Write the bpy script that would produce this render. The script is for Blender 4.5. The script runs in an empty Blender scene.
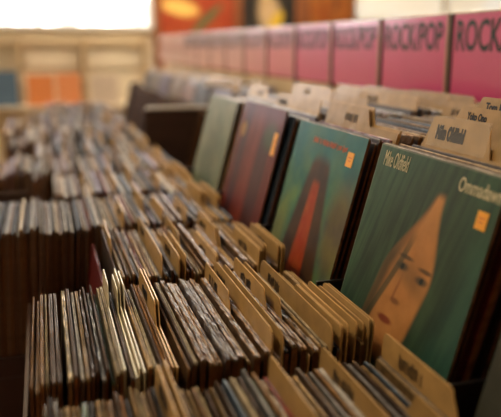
import bpy, math, random
from mathutils import Matrix, Vector, noise
R = random.Random(7)
C = bpy.context.scene.collection
PI = math.pi

# ------------------------------------------------------------------ materials
def mat(name):
    m = bpy.data.materials.new(name); m.use_nodes = True
    nt = m.node_tree; b = nt.nodes['Principled BSDF']
    return m, nt, b
def rgba(c): return (c[0], c[1], c[2], 1)
def ramp(nt, fac, stops):
    r = nt.nodes.new('ShaderNodeValToRGB')
    while len(r.color_ramp.elements) < len(stops): r.color_ramp.elements.new(.5)
    for e, (p, c) in zip(r.color_ramp.elements, stops): e.position = p; e.color = rgba(c)
    nt.links.new(fac, r.inputs[0]); return r.outputs[0]
def noisetex(nt, scale, detail=4, coord='Object', stretch=None):
    tc = nt.nodes.new('ShaderNodeTexCoord'); n = nt.nodes.new('ShaderNodeTexNoise')
    n.inputs['Scale'].default_value = scale; n.inputs['Detail'].default_value = detail
    if stretch:
        mp = nt.nodes.new('ShaderNodeMapping'); mp.inputs['Scale'].default_value = stretch
        nt.links.new(tc.outputs[coord], mp.inputs[0]); nt.links.new(mp.outputs[0], n.inputs['Vector'])
    else: nt.links.new(tc.outputs[coord], n.inputs['Vector'])
    return n.outputs['Fac']
def solid(name, c, rough=.6, var=.25, scale=12, metal=0, coat=0, stretch=None, bump=0, spec=.5):
    m, nt, b = mat(name)
    f = noisetex(nt, scale, 5, 'Object', stretch)
    lo = tuple(x*(1-var) for x in c); hi = tuple(min(1, x*(1+var)) for x in c)
    nt.links.new(ramp(nt, f, [(.3, lo), (.7, hi)]), b.inputs['Base Color'])
    b.inputs['Roughness'].default_value = rough; b.inputs['Metallic'].default_value = metal
    b.inputs['Coat Weight'].default_value = coat; b.inputs['Coat Roughness'].default_value = .15
    b.inputs['Specular IOR Level'].default_value = spec
    if bump:
        bn = nt.nodes.new('ShaderNodeBump'); bn.inputs['Strength'].default_value = bump
        bn.inputs['Distance'].default_value = .002
        nt.links.new(f, bn.inputs['Height']); nt.links.new(bn.outputs[0], b.inputs['Normal'])
    return m
def attrmat(name, rough, coat=0, bump=0, wear=.35, wscale=70, bscale=60, coatr=.12, spec=.5):
    m, nt, b = mat(name)
    a = nt.nodes.new('ShaderNodeAttribute'); a.attribute_name = 'col'
    f = noisetex(nt, wscale, 6)
    g = ramp(nt, f, [(.32, (1-wear,)*3), (.62, (1+wear*.15,)*3)])
    mx = nt.nodes.new('ShaderNodeMix'); mx.data_type = 'RGBA'; mx.blend_type = 'MULTIPLY'
    mx.inputs[0].default_value = 1
    nt.links.new(a.outputs['Color'], mx.inputs[6]); nt.links.new(g, mx.inputs[7])
    nt.links.new(mx.outputs[2], b.inputs['Base Color'])
    b.inputs['Roughness'].default_value = rough; b.inputs['Coat Weight'].default_value = coat
    b.inputs['Coat Roughness'].default_value = coatr; b.inputs['Specular IOR Level'].default_value = spec
    if bump:
        n2 = noisetex(nt, bscale, 3)
        bn = nt.nodes.new('ShaderNodeBump'); bn.inputs['Strength'].default_value = bump
        bn.inputs['Distance'].default_value = .004
        nt.links.new(n2, bn.inputs['Height']); nt.links.new(bn.outputs[0], b.inputs['Normal'])
        nt.links.new(bn.outputs[0], b.inputs['Coat Normal'])
    return m
def emit(name, c, s, var=0, scale=3, c2=None):
    m, nt, b = mat(name)
    f = noisetex(nt, scale, 3)
    nt.links.new(ramp(nt, f, [(.44, c2 or c), (.68, c)]), b.inputs['Emission Color'])
    b.inputs['Base Color'].default_value = rgba(c); b.inputs['Emission Strength'].default_value = s
    return m

CARD = attrmat('printed card', .5, .32, .2, .5, spec=.3, coatr=.28)
MATTE = attrmat('matte printed card', .8, 0, .1, .5, spec=.08)
WRAP = attrmat('card in plastic wrap', .4, .45, .4, .45, 60, 140, .2)
KRAFT = attrmat('tan divider card in plastic', .45, .3, .25, .22, 30, 25, .2)
ART = attrmat('printed cover art', .5, .10, .12, .2, 22, 12, .2, spec=.3)
LABEL = solid('white paper label', (.55, .45, .30), .6, .15, 40)
INK = solid('black ink', (.012, .01, .012), .5, .1)
CREAM = solid('cream print', (.62, .56, .38), .5, .12, 60)
ORANGE = solid('orange sticker', (.95, .42, .03), .45, .08, 90)
REDINK = solid('faded red print', (.62, .13, .06), .5, .2, 60)
PINK = solid('pink card', (.60, .06, .22), .28, .06, 5, coat=1)
ACRY = solid('pale acrylic edge', (.75, .62, .58), .15, .1, 20, coat=1)
POST = solid('tan wooden upright', (.34, .2, .12), .4, .15, 20)
BLACKM = solid('black painted metal', (.012, .011, .012), .35, .2, 20, coat=.3)
DARKWOOD = solid('dark stained board', (.045, .02, .013), .55, .35, 6, stretch=(1, 1, 8))
REDWOOD = solid('dark red painted board', (.05, .012, .012), .5, .25, 6)
WALLM = solid('beige wall', (.72, .62, .46), .85, .06, 3)
BOARD = solid('cream board', (.70, .60, .45), .7, .1, 5)
BOARD2 = solid('tan board', (.52, .38, .22), .7, .12, 5)
FLOORM = solid('worn tan floor', (.30, .21, .12), .5, .2, 4, coat=.2)
CEILM = solid('off white ceiling', (.6, .55, .47), .9, .04, 3)
WOODWALL = solid('orange brown panelling', (.34, .11, .035), .5, .35, 3, stretch=(4, 4, .6))
WHITEP = solid('white window paint', (.75, .72, .66), .5, .05, 8)
SKYGLASS = emit('bright daylight pane', (1, .97, .98), 9, c2=(.06, .073, .08), scale=3.4)
GREYGLASS = emit('soft daylight pane', (.8, .86, .9), .5, c2=(.75, .60, .42), scale=1.2)
LAMP = emit('warm lamp panel', (1, .80, .52), 15.0)
LAMPF = emit('bright lamp panel', (1, .86, .66), 19.0)

# ------------------------------------------------------------------ mesh helper
class MB:
    def __init__(s): s.v = []; s.f = []; s.c = []; s.mi = []
    def face(s, idx, col=(.5, .5, .5), mi=0): s.f.append(idx); s.c.append(col); s.mi.append(mi)
    def box(s, x0, x1, y0, y1, z0, z1, col=(.5, .5, .5), mi=0):
        n = len(s.v)
        s.v += [(x, y, z) for z in (z0, z1) for y in (y0, y1) for x in (x0, x1)]
        for q in ((0,2,3,1),(4,5,7,6),(0,1,5,4),(2,6,7,3),(0,4,6,2),(1,3,7,5)):
            s.face([n+i for i in q], col, mi)
    def grid(s, P, colf=None, mi=0):             # P[i][j] -> points
        n = len(s.v); h = len(P); w = len(P[0])
        for r in P: s.v += [tuple(p) for p in r]
        for i in range(h-1):
            for j in range(w-1):
                s.face([n+i*w+j, n+(i+1)*w+j, n+(i+1)*w+j+1, n+i*w+j+1], colf(i, j) if colf else (.5,)*3, mi)
    def xf(s, M):
        s.v = [tuple(M @ Vector(p)) for p in s.v]; return s
    def add(s, o):
        n = len(s.v); s.v += o.v; s.f += [[i+n for i in f] for f in o.f]; s.c += o.c; s.mi += o.mi
    def build(s, name, mats, parent=None, M=None, smooth=False, bevel=0):
        me = bpy.data.meshes.new(name); me.from_pydata(s.v, [], s.f)
        if not isinstance(mats, (list, tuple)): mats = [mats]
        for m in mats: me.materials.append(m)
        me.polygons.foreach_set('material_index', s.mi)
        a = me.color_attributes.new('col', 'FLOAT_COLOR', 'CORNER')
        buf = []
        for f, c in zip(s.f, s.c): buf += [c[0], c[1], c[2], 1.0]*len(f)
        a.data.foreach_set('color', buf)
        if smooth: me.polygons.foreach_set('use_smooth', [True]*len(s.f))
        me.update()
        o = bpy.data.objects.new(name, me); C.objects.link(o)
        if parent: o.parent = parent
        if M is not None: o.matrix_world = M
        if bevel:
            b = o.modifiers.new('bevel', 'BEVEL'); b.width = bevel; b.segments = 2; b.limit_method = 'ANGLE'
        return o
def tag(o, label=None, cat=None, group=None, kind=None):
    if label: o['label'] = label
    if cat: o['category'] = cat
    if group: o['group'] = group
    if kind: o['kind'] = kind
    return o
def empty(name, M):
    o = bpy.data.objects.new(name, None); C.objects.link(o); o.empty_display_size = .05
    o.matrix_world = M; return o
def frame(X, Y, Z, lean, yaw=0):
    """local x runs toward the camera (-Y), local y up the sheet, local z out of its face (-X)"""
    s, c = math.sin(lean), math.cos(lean)
    m = Matrix(((0, s, -c, X), (-1, 0, 0, Y), (0, c, s, Z), (0, 0, 0, 1)))
    return m @ Matrix.Rotation(yaw, 4, 'Y')
def text_mesh(txt, size, sx=1, bold=0, thick=.0002, align='LEFT'):
    cu = bpy.data.curves.new('t', 'FONT'); cu.body = txt; cu.size = size; cu.align_x = align
    cu.offset = bold; cu.extrude = thick; cu.resolution_u = 3
    o = bpy.data.objects.new('t', cu); C.objects.link(o)
    dg = bpy.context.evaluated_depsgraph_get(); dg.update()
    me = bpy.data.meshes.new_from_object(o.evaluated_get(dg))
    bpy.data.objects.remove(o); me.transform(Matrix.Diagonal((sx, 1, 1, 1)))
    return me
def text(name, txt, size, m, parent, loc, sx=1, bold=0, align='LEFT', fit=None):
    me = text_mesh(txt, size, 1, bold, .0002, align)
    if fit:
        xs = [v.co.x for v in me.vertices]; ys = [v.co.y for v in me.vertices]
        w = max(xs)-min(xs); h = max(ys)-min(ys)
        me.transform(Matrix.Translation((-min(xs), -min(ys), 0)))
        me.transform(Matrix.Diagonal((fit[0]/w, fit[1]/h, 1, 1)))
    elif sx != 1: me.transform(Matrix.Diagonal((sx, 1, 1, 1)))
    me.name = name; me.materials.clear(); me.materials.append(m)
    o = bpy.data.objects.new(name, me); C.objects.link(o); o.parent = parent; o.location = loc
    return o

# ------------------------------------------------------------------ sleeves and dividers (local frame, see frame())
S = .312
def sleeve(w, h, th, face, edge, wrapped=False, warp=0.0, matte=False, groove=.25):
    """cardboard sleeve: two leaves with a sunken mouth along the top, worn corners, slight warp"""
    b = MB(); mi = 2 if matte else 1 if wrapped else 0
    n = 22 if wrapped else 9
    xs = [-w/2, -w/2+.0025] + [-w/2 + w*k/n for k in range(1, n)] + [w/2-.0025, w/2]
    prof = [(0, 0), (0, .5), (0, .995), (-.12, 1), (-.3, .999), (-.5, .9955), (-.7, .999), (-.88, 1), (-1, .995), (-1, .5), (-1, 0)]
    P = []
    for i, x in enumerate(xs):
        row = []; drop = .003 if i in (0, len(xs)-1) else 0
        for k, (pz, py) in enumerate(prof):
            yy = h*py; zz = th*pz
            if py > .9:
                yy -= drop
                yy += R.uniform(-.0010, .0010) if wrapped else R.uniform(-.0005, .0005)
                if wrapped: zz += R.uniform(-.0006, .0006)
            zz += warp*math.sin(PI*py)*math.cos(x/w*PI)
            row.append((x, yy, zz))
        P.append(row)
    dark = tuple(c*groove for c in edge)  # shade inside the sunken mouth, painted as darkened edge colour
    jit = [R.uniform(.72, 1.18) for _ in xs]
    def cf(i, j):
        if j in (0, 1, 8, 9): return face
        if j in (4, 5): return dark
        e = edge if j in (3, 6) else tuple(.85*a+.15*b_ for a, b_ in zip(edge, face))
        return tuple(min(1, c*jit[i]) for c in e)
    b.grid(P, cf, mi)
    for r in (0, len(xs)-1):
        n0 = r*len(prof); idx = [n0+k for k in range(len(prof))]
        if r: idx.reverse()
        k = R.uniform(.5, 1.3); b.face(idx[::-1], tuple(.10*a+.15*c+.5*k*e for a, c, e in zip(edge, face, (.46, .17, .045))), mi)
    return b
def divider(w, h, th, col, tab=None, r=.018):
    """stiff card with rounded top corners; tab=(x0,x1,drop): only that stretch rises full height"""
    pts = []
    def arc(cx, cy, rr, a0, a1, k=5):
        for i in range(k+1):
            a = a0+(a1-a0)*i/k; pts.append((cx+rr*math.cos(a), cy+rr*math.sin(a)))
    pts.append((-w/2, 0)); pts.append((w/2, 0))
    if tab:
        x0, x1, d = tab
        if x1 < w/2-.012: pts.append((w/2, h-d)); pts.append((x1+.014, h-d))
        arc(x1-.008, h-.008, .008, 0, PI/2, 3)
        arc(x0+.008, h-.008, .008, PI/2, PI, 3)
        if x0 > -w/2+.012: pts.append((x0-.014, h-d)); pts.append((-w/2, h-d))
    else:
        arc(w/2-r, h-r, r, 0, PI/2); arc(-w/2+r, h-r, r, PI/2, PI)
    b = MB(); n = len(pts)
    b.v = [(x, y, 0) for x, y in pts]+[(x, y, -th) for x, y in pts]
    b.face(list(range(n)), col); b.face(list(range(2*n-1, n-1, -1)), col)
    ec = tuple(min(.95, c*1.8+.06) for c in col)  # brighter rim colour paints a glint along the card edge
    for i in range(n):
        j = (i+1) % n; b.face([i, n+i, n+j, j], ec)
    return b
def scribble(x0, x1, y0, y1, rnd, z=.0005):
    b = MB(); x = x0
    while x < x1:
        w = rnd.uniform(.0016, .0032)
        if rnd.random() < .88:
            a = y0+rnd.uniform(0, .25)*(y1-y0); c = y1-rnd.uniform(0, .3)*(y1-y0)
            b.box(x, x+w*.8, a, c, .0002, z)
            if rnd.random() < .5: b.box(x+w*.8, x+w*1.5, c-.0016, c, .0002, z)
            if rnd.random() < .4: b.box(x+w*.8, x+w*1.5, a, a+.0016, .0002, z)
        x += w*1.75
    return b

PAL = {  # colour word: (edge, face)
 'brown': ((.42, .22, .08), (.20, .095, .035)),
 'tan': ((.64, .42, .19), (.42, .25, .10)),
 'cream': ((.82, .66, .42), (.5, .38, .24)),
 'white': ((.80, .76, .72), (.45, .42, .4)),
 'dark brown': ((.14, .075, .04), (.07, .035, .02)),
 'black': ((.035, .03, .032), (.015, .015, .018)),
 'grey': ((.40, .39, .40), (.2, .2, .21)),
 'blue': ((.22, .30, .42), (.05, .09, .16)),
 'lavender': ((.52, .46, .66), (.25, .2, .35)),
 'red': ((.40, .07, .045), (.22, .02, .02)),
 'green': ((.14, .24, .12), (.05, .1, .05)),
 'orange': ((.62, .28, .08), (.4, .14, .04)),
}
def wpick(d):
    t = sum(d.values()); x = R.uniform(0, t)
    for k, v in d.items():
        x -= v
        if x <= 0: return k
    return k
MIXWARM = {'brown': 6, 'tan': 7, 'cream': 4, 'white': 1.2, 'dark brown': 5, 'black': 2.5, 'grey': 1.5, 'blue': 1, 'red': .6, 'green': .7, 'orange': 1}
MIXCOOL = {'brown': 4, 'tan': 3, 'cream': 2.5, 'white': 7, 'dark brown': 3.5, 'black': 3, 'grey': 3, 'blue': 4, 'lavender': 4, 'red': .5, 'orange': .8}
ORD = ['first', 'second', 'third', 'fourth', 'fifth', 'sixth', 'seventh', 'eighth', 'ninth', 'tenth', 'eleventh', 'twelfth',
 'thirteenth', 'fourteenth', 'fifteenth', 'sixteenth', 'seventeenth', 'eighteenth', 'nineteenth', 'twentieth'] + \
 ['twenty-%s' % k for k in ('first', 'second', 'third', 'fourth', 'fifth', 'sixth', 'seventh', 'eighth', 'ninth')] + ['thirtieth'] + \
 ['thirty-%s' % k for k in ('first', 'second', 'third', 'fourth', 'fifth', 'sixth', 'seventh', 'eighth', 'ninth')]
CAM = Vector((0, 0, 1.33))
pending = []      # plain sleeves, made individual or merged once all are known
counts = {}
def put_sleeve(M, key, place, side, grp, w=S, h=.31, th=.0042, wrapped=False, warp=0, inview=True, darkface=False):
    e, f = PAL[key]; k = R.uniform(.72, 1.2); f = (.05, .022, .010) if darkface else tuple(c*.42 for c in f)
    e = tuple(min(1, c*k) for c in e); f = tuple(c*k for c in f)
    ck = (place, key, wrapped); counts[ck] = counts.get(ck, 0)+1
    word = 'plastic-wrapped %s' % key if wrapped else '%s-edged' % key
    label = '%s %s record sleeve %s in %s' % (ORD[counts[ck]-1], word, side, place)
    top = M @ Vector((w*.2, h, 0))
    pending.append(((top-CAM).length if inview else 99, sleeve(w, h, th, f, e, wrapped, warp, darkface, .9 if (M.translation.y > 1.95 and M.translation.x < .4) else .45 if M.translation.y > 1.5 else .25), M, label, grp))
dcounts = {}
KC = (.60, .365, .13)
def put_divider(M, place, side, grp, w=S, h=.345, th=.0016, col=KC, tab=None, label=False, words=None, lx=None, ly=.030, desc=None, pos=None, ptext=None):
    k = R.uniform(.85, 1.12); col = tuple(c*k*.76 for c in col)
    ck = place; dcounts[ck] = dcounts.get(ck, 0)+1
    lab = desc or '%s raised tan divider card %s in %s' % (ORD[dcounts[ck]-1], side, place)
    lab = lab if desc else lab
    b = divider(w, h, th, col, tab)
    if not label:
        o = b.build('record_divider', KRAFT, None, M)
        tag(o, lab, 'divider', grp); return o
    root = empty('record_divider', M); tag(root, lab, 'divider', grp)
    b.build('card', KRAFT, root)
    root.children[0].matrix_parent_inverse = Matrix.Identity(4)
    x0 = lx if lx is not None else -w/2+.02
    if ptext:
        text('name_lettering', ptext[0], .02, INK, root, (x0, h-ly, .0004), fit=ptext[1], bold=ptext[2] if len(ptext) > 2 else 0)
    else:
        scribble(x0, x0+.055, h-ly-.002, h-ly+.018, R).build('name_lettering', INK, root)
    return root

# ------------------------------------------------------------------ lower rack, rows of sleeves
ROWN = ["the low rack's nearest row", "the low rack's second row", "the low rack's third row", "the low rack's fourth row",
 "the low rack's fifth row", "the low rack's sixth row", "the low rack's seventh row", "the low rack's eighth row",
 "the low rack's ninth row", "the low rack's tenth row", "the low rack's eleventh row", "the low rack's twelfth row", "the low rack's thirteenth row"]
LZ = .6405
def row_near(k): return .415+.355*k
def lower_row(k, xl, xr, mix, divs, wraps=(), pitch=1.0, dz=0):
    yc = row_near(k)+S/2; place = ROWN[k]; side = 'from the left'
    bx = xl; tx = xl+.012
    far = k > 4
    divs = sorted(divs); n = 0
    jz = 0
    ph = R.uniform(0, 6); lasttab = None; lastbx = -9
    while bx < xr-.006 and tx < xr+.008:
        isdiv = divs and tx >= divs[0]
        wr = any(a <= tx <= b for a, b in wraps) and R.random() < .5
        if isdiv:
            divs.pop(0); h = R.uniform(.334, .345); th = .0022; tb = lasttab if (bx-lastbx) < .012 and lasttab else R.choice([(-.156, R.uniform(.0, .04), .032), (-.156, R.uniform(-.02, .02), .03), (R.uniform(-.03, .02), .156, .032), None]); tb = (-.156, -.07, .03) if k == 1 and tx < .11 else tb; lasttab = tb; lastbx = bx
        else:
            th = R.uniform(.0065, .009) if wr else R.uniform(.0024, .0046)
            if R.random() < .08 and not wr: th = .0055
            h = R.uniform(.303, .3155) + (R.uniform(-.012, .012) if k > 4 else 0) + (.005 if wr else 0) + .004*math.sin(ph+n*.35)
        lean = math.atan2(tx-bx, h)
        M = frame(bx, yc+R.uniform(-.007, .007), LZ, lean)
        if isdiv:
            rb = R.random()
            put_divider(M, place, side, 'divider cards in '+place, h=h, col=(.86, .72, .5) if k == 1 and tx < .11 else KC, label=(not far and rb < .75 and not (k == 1 and tx < .11)), lx=(tb[0] if tb else -S/2)+R.uniform(.015, .05), ly=R.uniform(.026, .029), tab=tb)
        else:
            key = wpick({'brown': 6, 'tan': 2, 'dark brown': 1}) if wr else wpick(mix)
            put_sleeve(M, key, place, side, 'record sleeves in '+place, h=h, th=th, wrapped=wr or R.random() < .10, warp=R.uniform(-.0006, .0006))
        g1 = R.uniform(.0006, .0018)*pitch; g2 = R.uniform(.0006, .0018)*pitch
        if R.random() < .06: g2 += .005*pitch
        # keep the lean within bounds
        if (tx+g2)-(bx+g1) > .034: g1 += .002
        if (tx+g2)-(bx+g1) < .008: g2 += .002
        w = th/math.cos(lean)+.0013
        bx += w+g1; tx += w+g2; n += 1

lower_row(0, -.034, .388, MIXWARM, [.10, .105, .235, .30, .345, .350, .388])
# second row: four pale dividers near its left end, wrapped sleeves in the middle, dividers at its right end
lower_row(1, -.048, .388, MIXWARM, [.071, .079, .087, .094, .125, .135, .24, .255, .262, .285, .30, .335, .341, .347, .353, .372, .378, .384, .392], [(.15, .31)])
lower_row(2, .085, .388, MIXWARM, [.098, .17, .20, .206, .232, .262, .268, .30, .306, .345, .352, .357, .362, .380, .388, .392], [(.25, .33)])
lower_row(3, -.30, .388, MIXCOOL, [.15, .20, .235, .285, .318, .35, .356, .362, .38, .39], [(.25, .33)])
lower_row(4, .0, .388, MIXCOOL, [.09, .165, .22, .28, .33, .35, .37, .38], [])
MIXFAR = {'white': 11, 'lavender': 6, 'blue': 3, 'black': 6, 'brown': 4, 'cream': 4, 'tan': 2, 'orange': 1}  # white and lavender sleeves, weighted up to paint highlights on far tops
lower_row(5, -.46, .388, MIXFAR, [-.1, .06, .18, .27, .35, .37], [], 1.5)
lower_row(6, -.05, .388, MIXFAR, [.06, .14, .2, .25, .3, .34, .37], [], 2.5)
lower_row(7, -.16, .388, MIXFAR, [-.02, .08, .17, .22, .3, .36], [], 3)
lower_row(8, -.19, .388, MIXFAR, [-.1, .05, .2, .28, .34], [], 3)
lower_row(9, -.20, .388, MIXFAR, [-.1, .05, .2, .28, .34], [], 3.5)
lower_row(10, -.10, .388, MIXFAR, [.05, .2, .34], [], 4)
lower_row(11, .0, .388, MIXFAR, [.1, .25], [], 4)
lower_row(12, .0, .388, MIXFAR, [.1, .25], [], 4)
# the lone red sleeve slumped at the left end of the third row
M = frame(.040, row_near(2)+S/2, LZ, math.radians(7.4))
o = sleeve(S, .288, .0042, (.10, .003, .005), (.25, .015, .015)).build('record_sleeve', [CARD, WRAP, MATTE], None, M)
tag(o, 'dark red record sleeve leaning at the left end of the third low row', 'record')

# ------------------------------------------------------------------ upper rack, columns of leaning sleeves
UZ = .885; LEAN = math.radians(15)
COLN = ["the high rack's nearest column", "the high rack's second column", "the high rack's third column", "the high rack's fourth column", "the high rack's fifth column"] + \
 ["the high rack's %s column" % q for q in ('sixth', 'seventh', 'eighth', 'ninth', 'tenth', 'eleventh', 'twelfth', 'thirteenth', 'fourteenth', 'fifteenth')]
def col_y(k): return .440+.37*k       # centre of column k (column 1 -> .81)
def upper_col(k, x0=.428, x1=.885, z=UZ, pitch=1.0, mix=MIXWARM, divs=(), toff=.083, h0=.306, wrp=.12):
    yc = col_y(k); place = COLN[k]; side = 'from the front'
    bx = x0; tx = x0+toff; divs = sorted(divs)
    while bx < x1 and tx < x1+.072:
        isdiv = divs and tx >= divs[0]
        if isdiv: divs.pop(0); h = R.uniform(.335, .345); th = .0016
        else: h = h0+R.uniform(-.006, .006)*(1 if k < 5 else 3.5); th = R.uniform(.003, .0055)
        lean = math.asin(min(.5, (tx-bx)/h))
        M = frame(bx, yc+R.uniform(-.008, .008)*(1 if k < 5 else 2), z, lean)
        if isdiv:
            rb = R.random()
            put_divider(M, place, side, 'divider cards in '+place, h=h, label=rb < .7 and k < 6, lx=-S/2+R.uniform(.02, .1), ly=.03,
                        tab=None if rb < .4 else (-.15, .02, .03) if rb < .7 else (-.04, .15, .03))
        else:
            key = wpick(mix)
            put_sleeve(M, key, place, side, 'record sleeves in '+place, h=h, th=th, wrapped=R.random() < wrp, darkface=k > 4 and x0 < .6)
        w = th/math.cos(lean)+.0015
        g1 = R.uniform(.001, .005)*pitch; g2 = R.uniform(.001, .005)*pitch
        if (tx+g2)-(bx+g1) > toff+.012: g1 += .003
        if (tx+g2)-(bx+g1) < toff-.02: g2 += .003
        bx += w+g1; tx += w+g2
DARKMIX = {'dark brown': 5, 'brown': 4, 'black': 4, 'tan': 2, 'blue': 1, 'red': 1, 'cream': 1}
upper_col(0, divs=[.6, .75, .85, .92], mix=DARKMIX, pitch=2)
# second column gets named tabs, placed by hand further down; ordinary dividers only at its back
upper_col(1, mix={'red': 2, 'lavender': 1, 'dark brown': 3, 'tan': 1}, pitch=.8, x1=.487, toff=.083, wrp=0)
upper_col(1, x0=.507, x1=.528, mix=DARKMIX, pitch=1.0, toff=.083, wrp=0)
upper_col(1, x0=.556, x1=.586, mix=DARKMIX, pitch=1.0, toff=.083)
upper_col(1, x0=.615, x1=.885, mix=DARKMIX, pitch=1.2, toff=.083, divs=[.78, .86, .9, .945])
upper_col(2, x0=.428, x1=.470, mix=DARKMIX, pitch=1.0)
upper_col(2, x0=.500, x1=.885, mix=DARKMIX, pitch=1.2, divs=[.83, .88, .92, .95])
upper_col(3, divs=[.56, .57, .68, .8, .88, .94], mix=MIXCOOL, pitch=1.3, wrp=.3)
upper_col(4, divs=[.6, .75, .85, .94], mix=MIXCOOL, pitch=1.8, wrp=.3)
for k in (7, 8, 9, 10, 11, 12, 13):
    fm = {'dark brown': 3, 'white': 4, 'brown': 4, 'orange': 2, 'cream': 3}
    upper_col(k, z=.746, x0=.56, x1=.62, mix=fm, pitch=3); upper_col(k, z=.84, x0=.68, mix=MIXFAR, divs=[.8, .9], pitch=3)

# ------------------------------------------------------------------ covers that face the aisle
def nz(u, v, s, o=0): return noise.fractal(Vector((u*s, v*s, o)), 1.0, 2.0, 4)*.5+.5
def mix(a, b, t):
    t = max(0, min(1, t)); return tuple(x*(1-t)+y*t for x, y in zip(a, b))
def sm(e0, e1, x):
    t = max(0, min(1, (x-e0)/(e1-e0))); return t*t*(3-2*t)
def ell(u, v, cu, cv, ru, rv, soft=.15, rot=0):
    c, s = math.cos(rot), math.sin(rot); du, dv = u-cu, v-cv
    a = (du*c+dv*s)/ru; b = (-du*s+dv*c)/rv
    return 1-sm(1-soft, 1+soft, math.sqrt(a*a+b*b))
def art_portrait(u, v):
    st = noise.fractal(Vector((u*26+v*6, v*2.2, 3)), 1, 2, 4)
    g = mix((.030, .085, .060), (.085, .165, .105), st*.9+.5)
    g = mix(g, (.06, .15, .155), sm(.55, 1.1, u)*.6*sm(.1, .5, v))
    cu = .60-.26*v                                            # slanting centre line of the figure
    hair = ell(u, v, cu+.02, .62, .40, .62, .2)
    g = mix(g, mix((.016, .035, .026), (.06, .10, .06), st*.9+.5), hair*.7)
    # plain slanted face opening: narrow parting at the top, widening to the cheeks
    w = .03+.165*sm(.12, .55, v)-.05*sm(.75, 1.0, v)
    face = (1-sm(w-.02, w+.02, abs(u-cu-.06)))*sm(.12, .17, v)*(1-sm(.90, .96, v))
    skin = mix((1.0, .46, .24), (.80, .33, .16), nz(u, v, 6, 2))
    skin = mix(skin, (.33, .13, .07), sm(.3*w, w, -(u-cu-.06))*.7)
    g = mix(g, skin, face*.96)
    lock = 1-sm(.012, .03, abs(u-cu+.05-.05*math.sin(v*5)))
    g = mix(g, (.04, .07, .045), lock*sm(.3, .45, v)*.75*face)
    g = mix(g, (.035, .05, .03), (1-sm(.03, .09, u-cu-.06+w))*sm(.3, .5, v)*.75*face)
    g = mix(g, (.20, .12, .07), ell(u, v, cu+.10, .52, .17, .045, .8, .3)*.5*face)
    for ex in (-.045, .13):                                    # simple eyes, brows
        eu, ev = cu+.06+ex, .50+ex*.1
        g = mix(g, (.06, .045, .03), ell(u, v, eu, ev-.045, .055, .010, .5)*.8*face)
        g = mix(g, (.07, .06, .05), ell(u, v, eu, ev, .045, .018, .5)*.85*face)
        g = mix(g, (.012, .02, .02), ell(u, v, eu, ev, .014, .014, .3)*face)
    g = mix(g, (.25, .09, .05), ell(u, v, cu+.075, .655, .038, .014, .6)*.8*face)   # nose
    g = mix(g, (.28, .07, .05), (1-sm(.004, .016, abs(u-cu-.045)))*sm(.5, .6, v)*(1-sm(.64, .67, v))*.5*face)
    g = mix(g, (.36, .07, .05), ell(u, v, cu+.06, .755, .06, .017, .4)*.9*face)     # mouth
    edge = sm(.0, .008, u)*sm(.0, .008, v)
    return mix((.35, .38, .3), (g[0]*.95, g[1]*1.08, g[2]*.95), edge)
def art_arch(u, v):
    n = nz(u, v, 5, 9)
    g = mix((.02, .20, .18), (.20, .38, .16), n*1.6-.3)
    g = mix(g, (.06, .26, .34), sm(.5, .1, v)*.6)
    g = mix(g, (.28, .22, .06), ell(u, v, .08, .85, .14, .3, .6)*.6)
    g = mix(g, (.30, .10, .03), ell(u, v, .92, .55, .17, .28, .5)*.55)
    w = .07+.27*v; a = (1-sm(w-.03, w+.03, abs(u-.5)))*ell(u, v, .5, .75, .5, .57, .08)
    g = mix(g, mix((.055, .02, .012), (.12, .045, .02), n*1.5-.2), a*.95)
    w2 = .015+.11*v; b = (1-sm(w2-.02, w2+.02, abs(u-.5)))*sm(.3, .36, v)*(1-sm(.9, .95, v))
    g = mix(g, mix((.6, .07, .04), (.75, .2, .08), nz(u, v, 11, 5)), b*.85)
    return g
def art_red(u, v):
    n = noise.fractal(Vector((u*7, v*2.5, 7)), 1, 2, 4)*.5+.5
    g = mix((.16, .025, .022), (.30, .07, .05), n*1.5-.2)
    g = mix(g, (.055, .02, .03), (1-sm(.06, .11, abs(u-.2)))*.85)
    g = mix(g, (.05, .025, .03), (1-sm(.10, .15, abs(u-.72)))*sm(.1, .25, v)*.8)
    g = mix(g, (.38, .10, .07), (1-sm(.03, .06, abs(u-.50)))*.5)
    g = mix(g, (.5, .26, .02), ell(u, v, .13, .22, .07, .06, .4))
    g = mix(g, (.07, .12, .05), ell(u, v, .8, .2, .14, .1, .5)*.8)
    g = mix(g, (.16, .04, .10), sm(.22, .02, v)*.6)
    return g
def art_pale(u, v):
    n = nz(u, v, 4, 12)
    g = mix((.24, .30, .22), (.40, .42, .30), n*1.5-.2)
    return mix(g, (.12, .16, .11), ell(u, v, .5, .6, .3, .35, .5)*.6)
def art_grey(u, v):
    n = nz(u, v, 3, 15)
    return mix((.03, .035, .03), (.15, .15, .12), n*1.6-.3)
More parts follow.
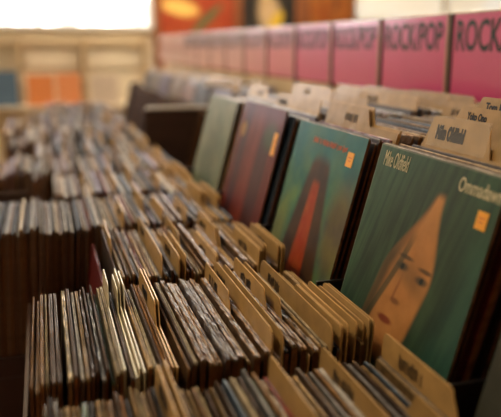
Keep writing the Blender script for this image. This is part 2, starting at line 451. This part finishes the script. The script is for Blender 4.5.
def face_cover(artf, label, k, xb, size, yc=None, toff=.0830, z=UZ, N=110, th=.004, title=None, sticker=None, jag=None, group=None, lean=None):
    yc = col_y(k) if yc is None else yc
    lean = LEAN if lean is None else lean
    M = frame(xb, yc, z, lean)
    root = empty('record_sleeve', M); tag(root, label, 'record', group)
    b = sleeve(size, size, th, (.06, .05, .04), (.45, .38, .28))
    b.build('jacket', [CARD, WRAP, MATTE], root)
    g = MB(); h = size
    P = [[(-size/2+size*j/N, h*.994*(1-i/N), .0006) for j in range(N+1)] for i in range(N+1)]
    g.grid(P, lambda i, j: artf((j+.5)/N, (i+.5)/N))
    g.c = [tuple(max(0, .52*(c_+.25*(c_-sum(c)/3))) for c_ in c) for c in g.c]; g.build('cover_print', ART, root, smooth=False)
    def at(u, v, zz=.0009): return (-size/2+u*size, h*(1-v), zz)
    if title:
        for (t, u0, v0, u1, v1, m, bold) in title:
            x0, y0, _ = at(u0, v1)
            text('title_lettering', t, .02, m, root, (x0, y0, .0009), fit=((u1-u0)*size, (v1-v0)*size), bold=bold)
    if jag:
        u0, u1, v0, v1 = jag
        x0, y0, _ = at(u0, v1); x1, y1, _ = at(u1, v0)
        scribble(x0, x1, y0, y1, R, .0008).xf(Matrix.Translation((0, 0, .0005))).build('title_lettering', REDINK, root)
    if sticker:
        u, v, w_, h_ = sticker; x, y, _ = at(u, v)
        q = MB(); q.box(x, x+w_, y-h_, y, .0006, .0012); q.build('price_sticker', ORANGE, root)
        s2 = MB(); s2.box(x+w_*.2, x+w_*.8, y-h_*.40, y-h_*.34, .0012, .0014); s2.box(x+w_*.25, x+w_*.7, y-h_*.62, y-h_*.56, .0012, .0014)
        s2.build('sticker_print', REDINK, root)
    return root
face_cover(art_portrait, 'green album cover with a pale long-haired face facing the aisle, orange sticker at right', 1, .417, .310,
    yc=.81, N=170, title=[('Mike Oldfield', .065, .03, .30, .105, CREAM, 0), ('Ommadawn', .715, .045, .995, .105, CREAM, .0002)], sticker=(.885, .148, .021, .022))
face_cover(art_arch, 'blue-green album cover with a dark arch shape and a red streak, orange sticker top right', 2, .417, .310,
    yc=1.168, sticker=(.81, .10, .025, .025), jag=(.30, .78, .075, .115))
face_cover(art_red, 'dark red album cover with purple streaks, third cover from the right', 3, .417, .32, yc=1.575, sticker=(.88, .17, .022, .05))
face_cover(art_pale, 'pale grey-green album cover, blurred, furthest cover of the high rack', 4, .417, .31, yc=1.955)
face_cover(art_grey, 'dark grey-green album cover at the bottom right corner of the photo', 0, .417, .31, yc=.437)

# named tabs behind the green cover
def named_tab(xb, xt, yc, h, words, fit, lx, tab, desc, k, bold=0, ly=.03, z=UZ):
    lean = math.asin((xt-xb)/h)
    M = frame(xb, yc, z, lean)
    return put_divider(M, COLN[k], 'from the front', 'tabbed divider cards behind the green cover', h=h, label=True, lx=lx, ly=ly, tab=tab,
                       ptext=(words, fit, bold), desc=desc)
t = named_tab(.497, .574, .81, .348, 'Mike Oldfield', (.074, .023), -.122, (-.140, .006, .045),
          'tan tab reading Mike Oldfield in clear plastic right behind the green cover', 1, .0016, .034)
# its clear plastic pocket
g = MB(); g.box(-.142, .008, .303, .351, .0006, .0010); pk = g.build('plastic_pocket', None or bpy.data.materials.new('clear plastic'), t)
mm = pk.data.materials[0]; mm.use_nodes = True; nt = mm.node_tree; b_ = nt.nodes['Principled BSDF']
b_.inputs['Base Color'].default_value = (1, .97, .92, 1); b_.inputs['Roughness'].default_value = .12; b_.inputs['IOR'].default_value = 1.3
b_.inputs['Alpha'].default_value = .07
f_ = noisetex(nt, 38, 3); bn_ = nt.nodes.new('ShaderNodeBump'); bn_.inputs['Strength'].default_value = .7; bn_.inputs['Distance'].default_value = .004
nt.links.new(f_, bn_.inputs['Height']); nt.links.new(bn_.outputs[0], b_.inputs['Normal'])
named_tab(.502, .579, .812, .345, '', None, 0, None, '', 1) if False else None
put_divider(frame(.502, .806, UZ, math.asin(.077/.35)), COLN[1], '', 'tabbed divider cards behind the green cover', h=.346, tab=(.030, .154, .030),
            desc='blank tan tab just right of the Mike Oldfield tab, at the photo edge')
named_tab(.545, .622, .83, .362, 'Yoko Ono', (.050, .012), -.100, (-.122, .06, .035), 'tan tab reading Yoko Ono behind the Mike Oldfield tab', 1, .0008, .020)
named_tab(.603, .680, .85, .372, 'Tom Robinson', (.095, .014), -.118, (-.135, .10, .035), 'tan tab with bold black name behind the Yoko Ono tab, at the photo edge', 1, .0009, .022)
# two tall dividers behind the blue-green cover
put_divider(frame(.482, 1.178, UZ, math.asin(.078/.345)), COLN[2], '', 'tall dividers behind the blue-green cover', w=.312, h=.342, label=True, lx=-.06, ly=.03, tab=(-.15, .035, .03),
            desc='tall tan divider with dark lettering right behind the blue-green cover', th=.0025)
put_divider(frame(.490, 1.186, UZ, math.asin(.078/.345)), COLN[2], '', 'tall dividers behind the blue-green cover', w=.312, h=.345, tab=(-.15, .045, .03),
            desc='tall blank tan divider standing behind the lettered one at the blue-green cover', th=.0025)

# ------------------------------------------------------------------ emit the sleeves: nearest 290 as individuals, the rest as one
pending.sort(key=lambda p: p[0])
NI = 292
for d, b, M, label, grp in pending[:NI]:
    o = b.build('record_sleeve', [CARD, WRAP, MATTE], None, M); tag(o, label, 'record', grp)
rest = MB()
for d, b, M, label, grp in pending[NI:]: rest.add(b.xf(M))
o = rest.build('record_sleeve', [CARD, WRAP, MATTE])
tag(o, 'rows of blurred record sleeves in the far half of both racks', 'records', kind='stuff')

# ------------------------------------------------------------------ pink signs
SX = .97
PINKS = [PINK]+[solid('pink card with painted glare', c, .28, .06, 5, coat=1) for c in ((.66, .17, .26), (.66, .26, .32), (.68, .34, .37))]  # paler pinks paint glare and haze onto the farther signs
for i in range(13):
    y1 = 1.915-.372+.372*i; y0 = y1-.350           # near / far ends
    M = frame(SX, (y0+y1)/2, 1.205, 0)
    w = .346; h = .198
    pos = ['first', 'second', 'third', 'fourth', 'fifth', 'sixth', 'seventh', 'eighth', 'ninth', 'tenth', 'eleventh', 'twelfth', 'thirteenth'][i]
    root = empty('genre_sign', M)
    tag(root, '%s pink ROCK/POP sign %s' % (pos, 'from the right, cut by the photo edge' if i == 0 else 'from the right above the high rack'), 'sign', 'pink signs above the high rack')
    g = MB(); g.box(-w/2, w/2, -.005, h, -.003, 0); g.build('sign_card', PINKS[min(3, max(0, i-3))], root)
    if i < 10: text('lettering', 'ROCK/POP', .06, INK, root, (-w/2+.016, h-.088, .0006), fit=(w-.035, .074), bold=.0012)
    g = MB(); g.box(-w/2-.003, w/2+.003, h, h+.004, -.005, .002); g.build('top_edge', ACRY, root, bevel=.001)
    for s in (-1, 1):
        g = MB(); x = s*(w/2+.004); g.box(x-.005, x+.005, -.02, h+.002, -.008, .003); g.build('upright', POST if s > 0 else DARKWOOD, root, bevel=.001)

# ------------------------------------------------------------------ racks
def bx(name, m, x0, x1, y0, y1, z0, z1, parent=None, bevel=.002):
    b = MB(); b.box(x0, x1, y0, y1, z0, z1); return b.build(name, m, parent, bevel=bevel)
rk = empty('record_rack', Matrix.Translation((.7, 2.7, 0))); tag(rk, 'long dark high rack with sloping record columns under the pink signs', 'rack')
def kid(name, m, x0, x1, y0, y1, z0, z1, root, bevel=.002):
    L = root.matrix_world.translation; b = MB(); b.box(x0-L.x, x1-L.x, y0-L.y, y1-L.y, z0-L.z, z1-L.z)
    return b.build(name, m, root, bevel=bevel)
kid('cabinet_body', DARKWOOD, .404, 1.0, .20, 5.9, 0, .745, rk)
kid('shelf_board', DARKWOOD, .404, 1.0, .20, 2.11, .745, .884, rk)
kid('back_panel', BOARD2, 1.0-.020, 1.0, .20, 5.9, .9, 1.19, rk)
for k in range(0, 6):
    y = .625+.37*(k-1)
    kid('partition', BLACKM, .404, .975, y-.003, y+.003, .884, .958, rk, .001)
kid('step_shelf', DARKWOOD, .665, .98, 3.02, 5.9, .745, .838, rk)
kid('end_panel', DARKWOOD, .406, .96, 2.99, 3.01, .745, 1.06, rk)
kid('reflection_strip', WHITEP, .42, .96, 2.985, 3.012, 1.06, 1.072, rk)  # pale strip added to stand for reflections on the plastic-covered tops
kid('reflection_strip', WHITEP, .68, .96, 3.015, 3.025, 1.15, 1.17, rk)  # second added strip, reflections on the sleeves further back
lr = empty('record_rack', Matrix.Translation((.18, 2.5, 0))); tag(lr, 'low dark rack holding rows of upright records along the aisle', 'rack')
kid('cabinet_body', DARKWOOD, -.052, .402, .30, 5.1, 0, .636, lr)
kid('side_panel', DARKWOOD, -.060, -.052, .30, 1.46, .4, .80, lr)
for k in range(0, 12):
    y = row_near(k)-.0215
    if k != 3 and k != 5: kid('partition', BLACKM, -.035, .398, y-.002, y+.002, .636, .80, lr, .0005)
el = empty('record_rack', Matrix.Translation((-.35, 1.64, 0))); tag(el, 'dark red-brown side rack holding records at the left edge of the photo', 'rack')
kid('cabinet_body', REDWOOD, -.7, -.062, 1.46, 1.82, 0, .636, el)
kid('front_rail', REDWOOD, -.7, -.062, 1.462, 1.468, .62, .68, el)
e2 = empty('record_rack', Matrix.Translation((-.5, 2.4, 0))); tag(e2, 'dark rack behind the side rack at the left, under blurred pale sleeves', 'rack')
kid('cabinet_body', DARKWOOD, -.9, -.062, 2.17, 2.53, 0, .636, e2)
kid('front_panel', DARKWOOD, -.9, -.062, 2.155, 2.17, .3, .90, e2)
e3 = empty('record_rack', Matrix.Translation((-.12, 3.4, 0))); tag(e3, 'far dark rack at the left carrying a block of blurred lavender-white sleeves', 'rack')
kid('cabinet_body', DARKWOOD, -.24, -.062, 2.88, 4.3, 0, .636, e3)
kid('front_panel', DARKWOOD, -.24, -.06, 2.865, 2.88, .3, .86, e3)

# ------------------------------------------------------------------ room
def struct(name, m, x0, x1, y0, y1, z0, z1):
    o = bx(name, m, x0, x1, y0, y1, z0, z1, bevel=0); o['kind'] = 'structure'; return o
struct('floor', FLOORM, -2.6, 5.4, -2.2, 7.1, -.05, 0)
struct('ceiling', CEILM, -2.6, 5.4, -2.2, 7.1, 3.1, 3.15)
struct('wall_far', WALLM, -2.6, 5.4, 7.1, 7.2, 0, 3.1)
struct('wall_left', WALLM, -2.7, -2.6, -2.2, 7.1, 0, 3.1)
struct('wall_right', WALLM, 5.4, 5.5, -2.2, 7.1, 0, 3.1)
struct('wall_near', WALLM, -2.6, 5.4, -2.3, -2.2, 0, 3.1)
def window(name, x0, x1, z0, z1, pane, mull):
    r = empty(name, Matrix.Translation(((x0+x1)/2, 7.09, z0))); r['kind'] = 'structure'
    kid('pane', pane, x0, x1, 7.07, 7.08, z0, z1, r, 0)
    kid('window_frame', WHITEP, x0-.05, x1+.05, 7.04, 7.099, z0-.045, z0, r); kid('window_frame', WHITEP, x0-.05, x1+.05, 7.04, 7.099, z1, z1+.05, r)
    kid('window_frame', WHITEP, x0-.05, x0, 7.04, 7.099, z0, z1, r); kid('window_frame', WHITEP, x1, x1+.05, 7.04, 7.099, z0, z1, r)
    for m_ in mull: kid('mullion', WHITEP, m_-.03, m_+.03, 7.03, 7.068, z0, z1, r)
window('window_1', -1.9, 1.03, 1.52, 2.85, SKYGLASS, [-.95, .0])
window('window_2', 3.25, 5.2, 1.62, 2.85, GREYGLASS, [4.3])
struct('trim_1', WOODWALL, 1.09, 1.95, 7.0, 7.099, 0, 3.1)
struct('trim_2', WOODWALL, 1.95, 3.2, 6.98, 7.099, 0, 3.1)

def poster(name, label, x0, x1, z0, z1, y, base, parts, cat='poster'):
    r = empty(name, Matrix.Translation(((x0+x1)/2, y, z0))); tag(r, label, cat)
    L = r.matrix_world.translation; N = 60
    g = MB(); g.grid([[(x0+(x1-x0)*j/N-L.x, 0, z1-(z1-z0)*i/N-L.z) for j in range(N+1)] for i in range(N+1)], lambda i, j: parts((j+.5)/N, (i+.5)/N))
    g.build('print', ART, r)
    kid('backing', DARKWOOD, x0-.01, x1+.01, y+.002, y+.018, z0-.01, z1+.01, r)
def redp(u, v):
    g = mix((.36, .03, .012), (.48, .10, .03), nz(u, v, 4))
    g = mix(g, (1.0, .62, .16), ell(u, v, .27, .43, .24, .06, .4, .1))
    g = mix(g, (.10, .17, .07), ell(u, v, .62, .52, .24, .035, .4, -.5))
    g = mix(g, (.7, .35, .2), ell(u, v, .8, .80, .2, .1, .5)*.6)
    return g
poster('poster', 'blurred red poster with a yellow oval and green diagonal on the far wall', 1.14, 1.88, 1.0, 2.2, 6.98, None, redp)
def blackp(u, v):
    g = mix((.012, .012, .015), (.05, .04, .03), nz(u, v, 4))
    g = mix(g, (.70, .48, .26), ell(u, v, .5, .60, .22, .16, .4, .3))
    g = mix(g, (.85, .55, .03), ell(u, v, .62, .66, .16, .06, .4, -.4))
    g = mix(g, (.62, .40, .2), ell(u, v, .42, .36, .13, .16, .4))
    return g
poster('poster', 'blurred black poster with a pale and yellow figure right of the red one', 1.98, 2.52, 1.15, 2.35, 6.96, None, blackp)
def orangep(u, v): return mix(mix((.34, .07, .015), (.5, .18, .04), nz(u, v, 5)*1.4-.2), (.12, .05, .03), sm(.75, .95, nz(u, v, 3, 4)*1.3))
poster('poster', 'blurred orange-brown poster between the black one and the right window', 2.68, 3.15, 1.3, 2.3, 6.96, None, orangep)
# wall shelf with blurred sleeves under two cream boards
ws = empty('wall_shelf', Matrix.Translation((.2, 6.9, .78))); tag(ws, 'blurred cream display shelf on the far wall under the window', 'shelf')
kid('shelf_board', BOARD, -1.6, 1.0, 6.72, 7.09, .76, .78, ws); kid('back_board', BOARD, -1.6, 1.0, 7.06, 7.098, .78, 1.36, ws)
for x in (-.19, .40, .98): kid('upright', BOARD2, x-.02, x+.02, 6.90, 7.06, .78, 1.40, ws)
kid('header_board', BOARD2, -1.6, 1.0, 7.0, 7.055, 1.32, 1.37, ws)
for i, (x0, x1, zt, c, nm, lb) in enumerate([(-.50, -.22, 1.10, (.10, .17, .26), 'blue', 'left end of'), (-.14, .10, 1.06, (.78, .26, .08), 'orange', 'left half of'),
      (.12, .34, 1.07, (.80, .30, .12), 'red-orange', 'middle of'), (.44, .68, 1.05, (.62, .50, .40), 'pale', 'right half of')]):
    b = sleeve(x1-x0, zt-.78, .01, c, c)
    M = Matrix.Translation(((x0+x1)/2, 6.80, .78)) @ Matrix(((1, 0, 0, 0), (0, .05, -1, 0), (0, 1, .05, 0), (0, 0, 0, 1)))
    o = b.build('record_sleeve', [CARD, WRAP, MATTE], None, M); tag(o, 'blurred %s record sleeve standing on the %s the wall shelf' % (nm, lb), 'record')
for i, (x0, x1) in enumerate([(-.15, .36), (.44, .94)]):
    o = bx('display_card', BOARD, x0, x1, 7.035, 7.05, 1.12, 1.31)
    tag(o, 'blurred cream card above the %s of the wall shelf' % ('orange sleeves' if i == 0 else 'pale sleeve'), 'card')

# ceiling lights
def light(x, y, lab, w=.5, l=1.1, m=None):
    r = empty('ceiling_light', Matrix.Translation((x, y, 3.1))); tag(r, lab, 'light', 'ceiling lights')
    kid('housing', WHITEP, x-w/2-.03, x+w/2+.03, y-l/2-.03, y+l/2+.03, 3.05, 3.1, r)
    kid('diffuser', m or LAMP, x-w/2, x+w/2, y-l/2, y+l/2, 3.035, 3.05, r, 0)
light(-.9, 1.7, 'warm ceiling light over the aisle near the camera')
light(-.7, 3.6, 'warm ceiling light over the middle of the aisle')
light(2.6, 5.2, 'warm ceiling light right of the far end of the high rack', m=LAMPF)
light(1.0, 6.0, 'warm ceiling light before the posters', m=LAMPF)

# ------------------------------------------------------------------ camera, world, view
cd = bpy.data.cameras.new('camera'); cam = bpy.data.objects.new('camera', cd); C.objects.link(cam)
cam.location = CAM; cam.rotation_euler = (PI/2-math.radians(13.22), 0, -math.radians(16.4))
cd.sensor_width = 36; cd.sensor_fit = 'HORIZONTAL'; cd.lens = 696/501*36; cd.clip_start = .02
cd.dof.use_dof = True; cd.dof.focus_distance = 1.04; cd.dof.aperture_fstop = 2.4
sc = bpy.context.scene; sc.camera = cam
w = bpy.data.worlds.new('world'); sc.world = w; w.use_nodes = True
w.node_tree.nodes['Background'].inputs[0].default_value = (.9, .85, .8, 1); w.node_tree.nodes['Background'].inputs[1].default_value = .3
sc.view_settings.view_transform = 'Standard'; sc.view_settings.look = 'None'; sc.view_settings.gamma = 1
sc.view_settings.exposure = .48
